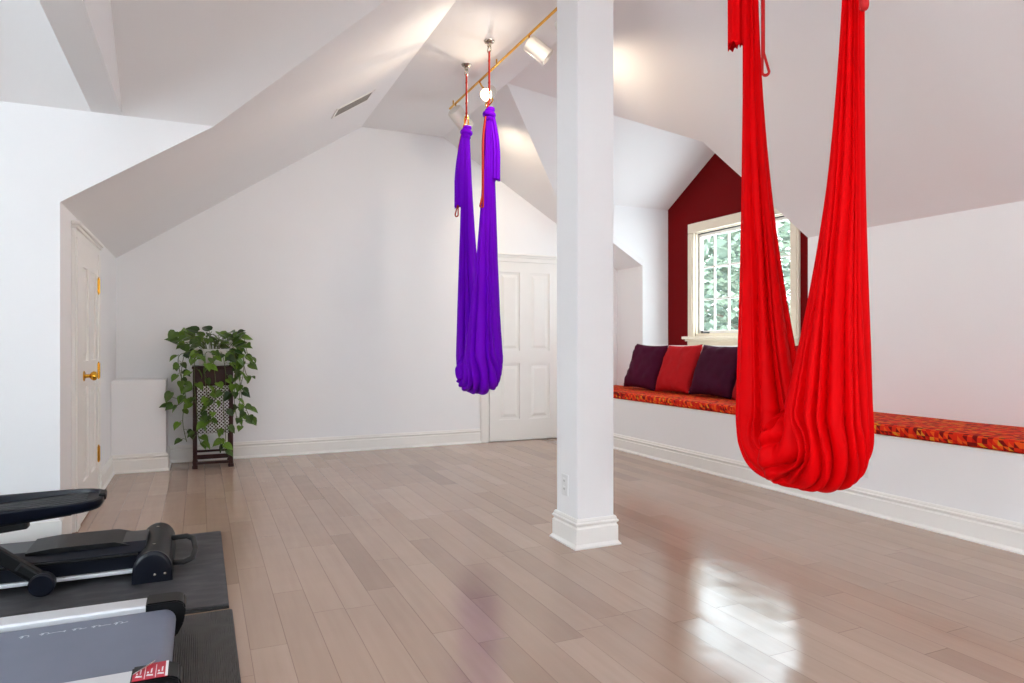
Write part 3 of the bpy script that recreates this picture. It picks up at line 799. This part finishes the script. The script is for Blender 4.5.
def lattice(o, du, z0, z1, w):
    """diagonal strips clipped to a rectangle in a vertical plane: o origin, du in-plane unit vector"""
    m = MB(); n = Vector((0, 0, 1)).cross(du); st_ = .030; t = .0036
    hgt = z1-z0
    def clip(c, sgn):
        # line z = sgn*u + c inside 0..w, 0..hgt
        pts = []
        for u in (0, w):
            z = sgn*u+c
            if -1e-9 <= z <= hgt+1e-9: pts.append((u, z))
        for z in (0, hgt):
            u = (z-c)/sgn
            if 0 < u < w: pts.append((u, z))
        pts = sorted(set((round(a, 5), round(b, 5)) for a, b in pts))
        return (pts[0], pts[-1]) if len(pts) >= 2 else None
    c = -w
    while c < hgt+w:
        for sgn, lay in ((1, .0), (-1, .003)):
            q = clip(c, sgn)
            if q:
                (u0, za), (u1, zb) = q
                A = o+du*u0+Vector((0, 0, z0+za))-n*lay; B = o+du*u1+Vector((0, 0, z0+zb))-n*lay
                d = (B-A); 
                if d.length > .01:
                    d.normalize(); s_ = d.cross(n)*t
                    m.prism([A-s_, A+s_, B+s_, B-s_], n*.004)
        c += st_
    return m
zl0, zl1 = .30, .715
for (o, du) in ((Vector((PX-hw, PY-hw, 0)), Vector((1, 0, 0))), (Vector((PX+hw, PY-hw, 0)), Vector((0, 1, 0))), (Vector((PX+hw, PY+hw, 0)), Vector((-1, 0, 0))), (Vector((PX-hw, PY+hw, 0)), Vector((0, -1, 0)))):
    n = Vector((0, 0, 1)).cross(du)
    pnl = MB().prism([o+du*.017+n*.003+Vector((0, 0, zl0)), o+du*(2*hw-.017)+n*.003+Vector((0, 0, zl0)), o+du*(2*hw-.017)+n*.003+Vector((0, 0, zl1)), o+du*.017+n*.003+Vector((0, 0, zl1))], n*.006).build('side_panel', M['wood'], ps)
    lattice(o+du*.017-n*.003, du, zl0, zl1, 2*hw-.034).build('lattice', M['lattice'], pnl)

pl = thing('potted_plant', (PX, PY, H+.022), 'trailing green pothos in a white pot on the dark plant stand', 'plant')
zp = H+.022
MB().lathe([(.001, 0), (.105, 0), (.115, .006), (.135, .135), (.14, .15), (.132, .15), (.126, .135), (.124, .12), (.001, .12)], c=(PX, PY, zp), n=40).build('pot', M['pot'], pl, auto=40)
MB().lathe([(.001, .118), (.122, .118), (.10, .128), (.001, .132)], c=(PX, PY, zp), n=24).build('soil', M['soil'], pl, smooth=True)
rnd = random.Random(8); fol = MB(); stems = MB()
def leaf(p, d, size, up=Vector((0, 0, 1))):
    """heart-shaped pothos leaf: p = stalk end, d = direction of the tip"""
    d = d.normalized(); s = d.cross(up)
    s = s.normalized() if s.length > 1e-3 else Vector((1, 0, 0)); nn = s.cross(d)
    out = [(0, 0), (-.10, .20), (.05, .40), (.30, .44), (.58, .34), (.82, .16), (1.05, 0)]
    vs = []; mid = [0, .12, .32, .58, .82]
    P = lambda u, v, w: p+d*(u*size)+s*(v*size*.95)+nn*(w*size)
    c = [P(0, 0, 0), P(.3, 0, .0), P(.58, 0, -.02), P(.82, 0, -.06), P(1.05, 0, -.12)]
    for sg in (1, -1):
        o = [P(-.1, sg*.2, .04), P(.05, sg*.4, .12), P(.3, sg*.44, .14), P(.58, sg*.34, .09), P(.82, sg*.16, -.0)]
        vs.append(o)
    V = c+vs[0]+vs[1]
    F = [(0, 5, 6), (0, 6, 7, 1), (1, 7, 8, 2), (2, 8, 9, 3), (3, 9, 4), (0, 11, 10), (0, 1, 12, 11), (1, 2, 13, 12), (2, 3, 14, 13), (3, 4, 14)]
    fol.add(V, F)
def vine(pts, n, s0=.062, s1=.092):
    # smooth path
    P = [Vector(p) for p in pts]; path = []
    for i in range(len(P)-1):
        p0, p1, p2, p3 = P[max(0, i-1)], P[i], P[i+1], P[min(len(P)-1, i+2)]
        for k in range(6):
            t = k/6
            path.append(.5*((2*p1)+(p2-p0)*t+(2*p0-5*p1+4*p2-p3)*t*t+(3*p1-p0-3*p2+p3)*t**3))
    path.append(P[-1]); stems.tube(path, .0028, 6)
    for i in range(n):
        q = (i+rnd.uniform(.3, .9))/n; k = min(len(path)-2, int(q*(len(path)-1)))
        p = path[k]; t = (path[k+1]-path[k]).normalized()
        a = rnd.uniform(0, 2*PI); o = Vector((math.cos(a), math.sin(a)*.8-.35, rnd.uniform(-.5, .25)))
        d = (o+t*.4+Vector((0, 0, -.35))).normalized(); e = p+o.normalized()*rnd.uniform(.02, .05)
        stems.tube([p, (p+e)/2+Vector((0, 0, .008)), e], .0016, 5)
        leaf(e, d, rnd.uniform(s0, s1), Vector((rnd.uniform(-.6, .6), -.6+rnd.uniform(-.5, .5), .8)))
C0 = Vector((PX, PY, zp+.13))
# upright crown over the pot
for i in range(46):
    a = rnd.uniform(0, 2*PI); r = rnd.uniform(.05, .27); zz = rnd.uniform(.0, .19)*(1-.3*r/.27)+.02
    if abs(math.cos(a))*r < .1 and math.sin(a) < 0 and zz < .05: zz += .05
    e = C0+Vector((math.cos(a)*r*1.12, math.sin(a)*r*.7, zz))
    st0 = C0+Vector((math.cos(a)*.07, math.sin(a)*.07, 0))
    stems.tube([st0, (st0+e)/2+Vector((0, 0, .05)), e], .0022, 6)
    leaf(e, Vector((math.cos(a), math.sin(a)-.3, rnd.uniform(-.7, .5))), rnd.uniform(.075, .12), Vector((rnd.uniform(-.4, .4), -.7, .8)))
for (x_, z_) in ((-.30, .17), (-.27, .10), (-.24, .05), (-.20, .16), (-.19, .02), (-.15, .11)):
    e = C0+Vector((x_, -.06, z_)); stems.tube([C0+Vector((-.06, 0, 0)), (C0+e)/2+Vector((0, 0, .06)), e], .0022, 6)
    leaf(e, Vector((rnd.uniform(-.5, .3), -.4, rnd.uniform(-.9, .2))), rnd.uniform(.09, .12), Vector((0, -.8, .6)))
# trailing vines
F_ = PY-hw-.03
vines = [
    ([C0+Vector((-.12, -.04, 0)), (PX-.22, F_+.02, 1.0), (PX-.25, F_, .80), (PX-.22, F_-.02, .62), (PX-.30, F_, .55), (PX-.33, F_, .56)], 12),
    ([C0+Vector((-.13, 0, 0)), (PX-.27, PY-.05, .98), (PX-.26, PY-.1, .82), (PX-.22, PY-.12, .70), (PX-.24, PY-.14, .42), (PX-.21, PY-.15, .24)], 17),
    ([C0+Vector((-.09, -.1, 0)), (PX-.14, F_-.03, .98), (PX-.15, F_-.02, .75), (PX-.13, F_-.02, .5), (PX-.12, F_-.02, .30), (PX-.10, F_-.02, .23)], 19),
    ([C0+Vector((-.05, -.11, 0)), (PX-.07, F_-.04, .95), (PX-.06, F_-.03, .72), (PX-.03, F_-.02, .52), (PX-.04, F_-.02, .36)], 15),
    ([C0+Vector((.0, -.12, 0)), (PX+.0, F_-.04, .93), (PX+.02, F_-.03, .7), (PX+.0, F_-.02, .45), (PX+.05, F_-.02, .25), (PX+.06, F_-.02, .13)], 13),
    ([C0+Vector((.06, -.1, 0)), (PX+.08, F_-.04, .96), (PX+.10, F_-.03, .78), (PX+.08, F_-.02, .55), (PX+.10, F_-.02, .3), (PX+.09, F_-.02, .15)], 13),
    ([C0+Vector((.1, -.06, 0)), (PX+.17, F_, .99), (PX+.18, F_-.01, .80), (PX+.17, F_, .6), (PX+.19, F_, .42)], 16),
    ([C0+Vector((.12, 0, 0)), (PX+.24, PY-.06, 1.0), (PX+.25, PY-.1, .84), (PX+.22, PY-.12, .66), (PX+.22, PY-.13, .46), (PX+.24, PY-.13, .34)], 18),
    ([C0+Vector((.12, .02, 0)), (PX+.22, PY-.05, 1.05), (PX+.27, PY-.08, .82), (PX+.32, PY-.08, .78)], 8),
    ([C0+Vector((.12, -.03, 0)), (PX+.20, PY-.08, .9), (PX+.24, PY-.14, .56), (PX+.27, PY-.14, .50), (PX+.30, PY-.14, .42)], 11),
    ([C0+Vector((.13, .0, .03)), (PX+.24, PY-.04, 1.16), (PX+.27, PY-.06, 1.06), (PX+.29, PY-.08, .96)], 9),
]
for p, n in vines: vine(p, n)
# single dark leaf reaching out over the ledge
e = Vector((PX-.35, F_, .64)); stems.tube([Vector((PX-.22, F_, .60)), Vector((PX-.30, F_, .62)), e], .0022, 6); leaf(e+Vector((.02, 0, .03)), Vector((-.4, -.2, -.8)), .095, Vector((-.3, -.8, .4)))
fol.build('foliage', M['leaf'], pl); stems.build('stem', M['vine'], pl, smooth=True)

# ------------------------------------------------------------------ mats, ellipse trainer, treadmill
m1 = thing('exercise_mat', (-.8, 3.7, 0), 'scuffed smooth black mat under the stepping trainer, by the white wall', 'mat')
MB().box(-1.9, .110, 3.075, 4.285, 0.0, .010, .003).build('base_layer', M['rubber'], m1)
MB().box(-1.9, .108, 3.085, 4.285, 0.0102, .019, .003).build('top_layer', M['matfoam'], m1)
m2 = MB().box(-1.9, .120, 1.7, 3.03, 0.0, .014, .004).build('exercise_mat', M['matrib'], None)
tag(m2, 'ribbed black mat under the treadmill', 'mat')

el = thing('elliptical_trainer', (-.6, 3.75, .019), 'black elliptical trainer with a foot pedal over a low ramp', 'exercise machine')
ZM = .0195
# rear stabiliser: rounded bar across, near end flat
g = MB(); prof = []
for a in range(0, 181, 12): prof.append((.078*math.cos(R(a)), .048+.088*math.sin(R(a))))
prof = [(.08, 0)]+prof+[(-.08, 0)]
def extr_y(mb, prof, cx, y0, y1, z0, bev=.012, tilt=0):
    secs = [(y0, .86), (y0+bev*.3, .94), (y0+bev, 1.), (y1-bev, 1.), (y1-bev*.3, .94), (y1, .86)]
    k = len(prof); vs = []
    for y, s in secs:
        for x, z in prof: vs.append((cx+x*s, y, z0+z*s if z > .02 else z0+z))
    fs = [(i*k+j, i*k+(j+1) % k, (i+1)*k+(j+1) % k, (i+1)*k+j) for i in range(len(secs)-1) for j in range(k)]
    fs += [tuple(range(k)), tuple(range((len(secs)-1)*k, len(secs)*k))]
    return mb.add(vs, fs)
extr_y(g, prof, -.195, 3.50, 4.06, ZM)
stab = g.build('rear_stabilizer', M['black'], el, auto=35)
cp = MB(); extr_y(cp, [(x*1.03, z*1.03) for x, z in prof], -.195, 3.485, 3.515, ZM, .008); cp.build('end_cap', M['navy'], stab, auto=35)
for x in (-.185, -.145): MB().lathe([(.001, 0), (.006, 0), (.006, .004), (.001, .005)], M=Matrix.Translation((x, 3.485, ZM+.035)) @ Matrix.Rotation(R(90), 4, 'X'), n=12).build('screw', M['chrome'], stab)
for y in (3.62, 3.95): MB().lathe([(.001, .1355), (.007, .1355), (.007, .139), (.001, .139)], c=(-.195, y, ZM), n=12).build('screw', M['chrome'], stab)
# lifting handle loop behind the stabiliser
hp = [(-.13, 3.66, .05), (-.07, 3.64, .052), (-.035, 3.66, .06), (-.02, 3.73, .085), (-.03, 3.82, .11), (-.06, 3.86, .118), (-.13, 3.86, .115)]
MB().tube(hp, .013, 12).build('carry_handle', M['rubber'], el, smooth=True)
# ramp body along x
g = MB()
g.prism([(-1.75, 3.60, ZM+.02), (-1.75, 3.60, ZM+.115), (-1.75, 3.66, ZM+.15), (-1.75, 3.86, ZM+.15), (-1.75, 3.92, ZM+.115), (-1.75, 3.92, ZM+.02)], (1.52, 0, 0))
bod = g.build('ramp_body', M['navy'], el, auto=20)
g = MB().prism([(-.70, 3.64, ZM+.15), (-.60, 3.64, ZM+.160), (-.36, 3.64, ZM+.160), (-.28, 3.64, ZM+.135), (-.28, 3.64, ZM+.12), (-.70, 3.64, ZM+.12)], (0, .25, 0))
g.build('ramp_cover', M['black'], el, auto=20)
MB().box(-1.75, -.26, 3.575, 3.60, ZM+.026, ZM+.043, .004).build('side_rail', M['alu'], el)
MB().box(-1.75, -.26, 3.585, 3.603, ZM+.10, ZM+.112, .003).build('seam_strip', M['black'], el)
# roller foot of the pedal arm
g = MB().lathe([(.001, -.024), (.041, -.024), (.049, -.018), (.049, .018), (.041, .024), (.001, .024)], M=Matrix.Translation((-.612, 3.50, ZM+.050)) @ Matrix.Rotation(R(90), 4, 'X'), n=32)
g.build('roller', M['navy'], el, auto=35)
g = MB()
def bar(mb, A, B, w, h, bev=.006):
    A, B = Vector(A), Vector(B); d = B-A; L = d.length; q = d.to_track_quat('X', 'Z').to_matrix().to_4x4()
    mb.box(0, L, -w/2, w/2, -h/2, h/2, bev, M=Matrix.Translation(A) @ q)
bar(g, (-1.00, 3.52, .40), (-.64, 3.52, .10), .04, .055)
bar(g, (-.70, 3.52, .155), (-.605, 3.51, .08), .052, .05, .012)
g.build('roller_arm', M['black'], el)
g = MB(); bar(g, (-1.25, 3.50, .275), (-.66, 3.50, .332), .05, .036); bar(g, (-.98, 3.50, .325), (-.50, 3.50, .368), .06, .026); bar(g, (-.70, 3.5, .358), (-.47, 3.5, .378), .11, .02)
g.build('pedal_arm', M['black'], el)
# foot pedal: shallow tray with a raised rim, toe end open to the left
pd = MB()
def pedal(mb, cx, cy, z, L, W, ang):
    N = 64; Mx = Matrix.Translation((cx, cy, z)) @ Matrix.Rotation(-ang, 4, 'Y') @ Matrix.Rotation(R(9), 4, 'X')
    def outline(s, e=0):
        pts = []
        for i in range(N):
            a = 2*PI*i/N; p = 3.6
            rr = (abs(math.cos(a))**p+abs(math.sin(a))**p)**(-1/p)
            x = rr*math.cos(a)*(L/2+e); y = rr*math.sin(a)*(W/2+e)
            y *= 1-.16*max(0, x/(L/2))-.05*math.cos(3*x/(L/2))
            pts.append((x, y))
        return pts
    rings = [(-.03, -.04), (-.008, -.032), (.006, -.01), (.006, .018), (-.004, .024), (-.012, .022), (-.018, .004), (-.06, .0)]
    vs = []
    for e, h in rings:
        for x, y in outline(0, e):
            rim = h
            if h > .01: rim = h*(1.1-.55*(x/(L/2)))           # rim lower at the heel
            vs.append(Mx @ Vector((x, y, rim)))
    k = len(rings); fs = [(i*N+j, i*N+(j+1) % N, (i+1)*N+(j+1) % N, (i+1)*N+j) for i in range(k-1) for j in range(N)]
    fs += [tuple(range(N)), tuple(range((k-1)*N, k*N))]
    mb.add(vs, fs); return Mx
Mx = pedal(pd, -.635, 3.50, .405, .50, .21, R(4))
ped = pd.build('foot_pedal', M['navy'], el, auto=45)
rb = MB()
for i in range(6): rb.box(-.15, .19, -.055+.022*i-.004, -.055+.022*i+.004, .002, .008, .002, M=Mx)
rb.build('tread_rib', M['grey'], ped)
MB().box(.235, .262, -.03, .03, -.008, .022, .006, M=Mx).build('end_stop', M['black'], ped)

tm = thing('treadmill', (-.6, 2.55, .014), 'treadmill with a slate grey belt and silver side rails', 'treadmill')
ZT = .014
g = MB().box(-1.9, -.12, 2.17, 2.84, ZT+.03, ZT+.075, .01); g.build('deck_frame', M['black'], tm)
# belt loop: flat top, rounded over the rear roller
g = MB(); path = [(-1.9, .148)]
cxr, czr, rr = -.118, .108, .040
path = [(-1.9, czr+rr)]+[(cxr+rr*math.sin(R(a)), czr+rr*math.cos(R(a))) for a in range(0, 181, 15)]+[(-1.9, czr-rr)]
inner = [(-1.9, czr+rr-.004)]+[(cxr+(rr-.004)*math.sin(R(a)), czr+(rr-.004)*math.cos(R(a))) for a in range(0, 181, 15)]+[(-1.9, czr-rr+.004)]
loop = path+inner[::-1]; k = len(loop)
vs = [(x, y, z) for y in (2.245, 2.745) for x, z in loop]
n_ = len(path)
fs = [(j, (j+1) % k, (j+1) % k+k, j+k) for j in range(k)]
fs += [(j, j+1, k-2-j, k-1-j) for j in range(n_-1)]+[(j+k, k-1-j+k, k-2-j+k, j+1+k) for j in range(n_-1)]
g.add(vs, fs); belt = g.build('belt', M['belt'], tm, auto=30)
MB().box(-1.9, -.15, 2.255, 2.735, .125, .142).build('deck_board', M['black'], tm)
MB().lathe([(.001, -.248), (.0345, -.248), (.0345, .248), (.001, .248)], M=Matrix.Translation((cxr, 2.495, czr)) @ Matrix.Rotation(R(90), 4, 'X'), n=32).build('rear_roller', M['grey'], tm, auto=40)
MB().box(-.17, -.068, 2.335, 2.745, .1485, .151, .001).build('roller_cover', M['grey'], tm) if False else None
# worn cursive print on the belt (unreadable strokes)
g = MB(); rnd = random.Random(4)
def scribble(x0, x1, y, amp, dense=1.):
    n = int((x1-x0)/.0022*dense); pts = []
    for i in range(n+1):
        q = i/n; x = x0+(x1-x0)*q
        pts.append((x+.006*math.sin(i*.9), y+amp*math.sin(i*.83+2*math.sin(i*.21))*(.5+.5*math.sin(i*.17+1)), .1486))
    MB().tube(pts, 0, 4, flat=(.0014, .0004), cap=False).build('worn_print', M['faded'], belt)
for (a, b, am) in ((-.62, -.585, .014), (-.53, -.505, .012), (-.475, -.40, .010), (-.385, -.345, .009), (-.33, -.27, .009), (-.265, -.225, .012)):
    scribble(a, b, 2.675, am)
for yy, yn in ((2.805, 1), (2.19, -1)):
    o = MB().box(-1.9, -.16, yy-.046, yy+.046, .10, .166, .008).build('side_rail', M['alu'], tm)
    # end cap: wraps over the rail end and down
    c = MB()
    y0, y1 = yy-.052, yy+.052
    prof_ = [(-.175, .172), (-.075, .172), (-.052, .160), (-.046, .140), (-.055, .085), (-.075, .045), (-.11, .03), (-.12, .03), (-.12, .09), (-.175, .09)]
    c.prism([(x, y0, z) for x, z in prof_], (0, y1-y0, 0))
    bm = bmesh.new(); me = bpy.data.meshes.new('tmp'); me.from_pydata([tuple(v) for v in c.v], [], c.f); bm.from_mesh(me)
    bmesh.ops.recalc_face_normals(bm, faces=bm.faces[:]); bmesh.ops.bevel(bm, geom=bm.edges[:], offset=.005, segments=2, affect='EDGES')
    bm.verts.index_update(); c2 = MB().add([v.co.copy() for v in bm.verts], [[v.index for v in f.verts] for f in bm.faces]); bm.free()
    cap = c2.build('end_cap', M['black'], tm, auto=35)
    if yn < 0:
        s = MB()
        # warning sticker with one lifted corner
        X0, X1, Y0, Y1 = -.170, -.082, yy-.05, yy+.05; zz = .1738
        def U(u, v, z=zz): return (X0+(X1-X0)*u, Y0+(Y1-Y0)*v, z)
        s.prism([U(0, 0, .1725), U(1, 0, .1725), U(1, 1, .1725), U(.52, 1, .1725), U(0, .42, .1725)], (0, 0, .0012)); stk = s.build('warning_sticker', M['sticker'], cap)
        w = MB()
        w.prism([U(0, .42), U(.52, 1), U(.60, .93, zz+.010), U(.08, .30, zz+.010)], (0, 0, .0008)); w.build('peeled_corner', M['white'], stk)
        w = MB(); w.prism([U(.92, 0), U(1, 0), U(1, 1), U(.92, 1)], (0, 0, .0003))
        for u in (.33, .64): w.prism([U(u, .03), U(u+.02, .03), U(u+.02, .85), U(u, .85)], (0, 0, .0003))
        for u in (.17, .48, .79):
            w.prism([U(u-.10, .20), U(u+.10, .16), U(u+.09, .26), U(u-.07, .30)], (0, 0, .0003))
            w.prism([U(u+.02, .36), U(u+.06, .36), U(u+.07, .66), U(u+.02, .62)], (0, 0, .0003))
            w.prism([U(u-.08, .36), U(u-.03, .36), U(u-.03, .46), U(u-.08, .46)], (0, 0, .0003))
        w.build('sticker_print', M['white'], stk)

# ------------------------------------------------------------------ light
def area(name, loc, rot, sx, sy, power, rgb):
    l = bpy.data.lights.new(name, 'AREA'); l.shape = 'RECTANGLE'; l.size = sx; l.size_y = sy; l.energy = power; l.color = rgb
    o = bpy.data.objects.new(name, l); COL.objects.link(o); o.location = loc; o.rotation_euler = rot; return o
# daylight in the unseen gable window; warm fill added at the near opening
area('gable_window_daylight', (XWL-.0, (HG[0]+HG[1])/2, (HG[2]+HG[3])/2), (0, R(-90), 0), HG[3]-HG[2], HG[1]-HG[0], 22, (.70, .87, 1))
area('near_fill_light', ((HN[0]+HN[1])/2, YN, (HN[2]+HN[3])/2), (R(90), 0, 0), HN[1]-HN[0], HN[3]-HN[2], 12, (1, .88, .76))
def spot(name, p, d, power, ang, blend=.5, rgb=(1, .82, .6), rad=.03):
    l = bpy.data.lights.new(name, 'SPOT'); l.energy = power; l.spot_size = R(ang); l.spot_blend = blend; l.color = rgb; l.shadow_soft_size = rad
    o = bpy.data.objects.new(name, l); COL.objects.link(o); o.location = p; o.rotation_euler = Vector(d).to_track_quat('-Z', 'Y').to_euler(); return o
spot('track_spot', P1[0], P1[1], 25, 110, .8)
spot('track_spot', P2[0], P2[1], 19, 138, 1.)
spot('track_spot', P4[0], P4[1], 34, 130, 1., (1, .88, .74), .06)  # added fill from the hidden head behind the column
spot('track_spot', P3[0], P3[1], 28, 110, .8)

pl_ = bpy.data.lights.new('dormer_window_portal', 'AREA'); pl_.shape = 'RECTANGLE'; pl_.size = WZ1-WZ0; pl_.size_y = WY1-WY0; pl_.cycles.is_portal = True
po = bpy.data.objects.new('dormer_window_portal', pl_); COL.objects.link(po); po.location = (XR+.1, (WY0+WY1)/2, (WZ0+WZ1)/2); po.rotation_euler = (0, R(90), 0)

w = bpy.data.worlds.new('sky'); bpy.context.scene.world = w; w.use_nodes = True
bg = w.node_tree.nodes['Background']; bg.inputs[0].default_value = (.80, .92, 1, 1); bg.inputs[1].default_value = 7.5

# ------------------------------------------------------------------ camera
cam = bpy.data.cameras.new('camera'); cam.sensor_width = 36; cam.lens = 690/1024*36; cam.clip_start = .02
cam.shift_y = -(341.5-341.8)/1024
co = bpy.data.objects.new('camera', cam); COL.objects.link(co)
co.location = (0, 0, 1.1); co.rotation_euler = (R(90), 0, -math.atan(312/690))
sc = bpy.context.scene; sc.camera = co
sc.view_settings.view_transform = 'Standard'; sc.view_settings.look = 'None'
sc.view_settings.exposure = .54; sc.view_settings.gamma = 1; sc.view_settings.use_curve_mapping = False
try:
    sc.cycles.use_denoising = True; sc.cycles.denoiser = 'OPENIMAGEDENOISE'; sc.cycles.max_bounces = 10; sc.cycles.diffuse_bounces = 6
    sc.cycles.sample_clamp_indirect = 6
except Exception: pass
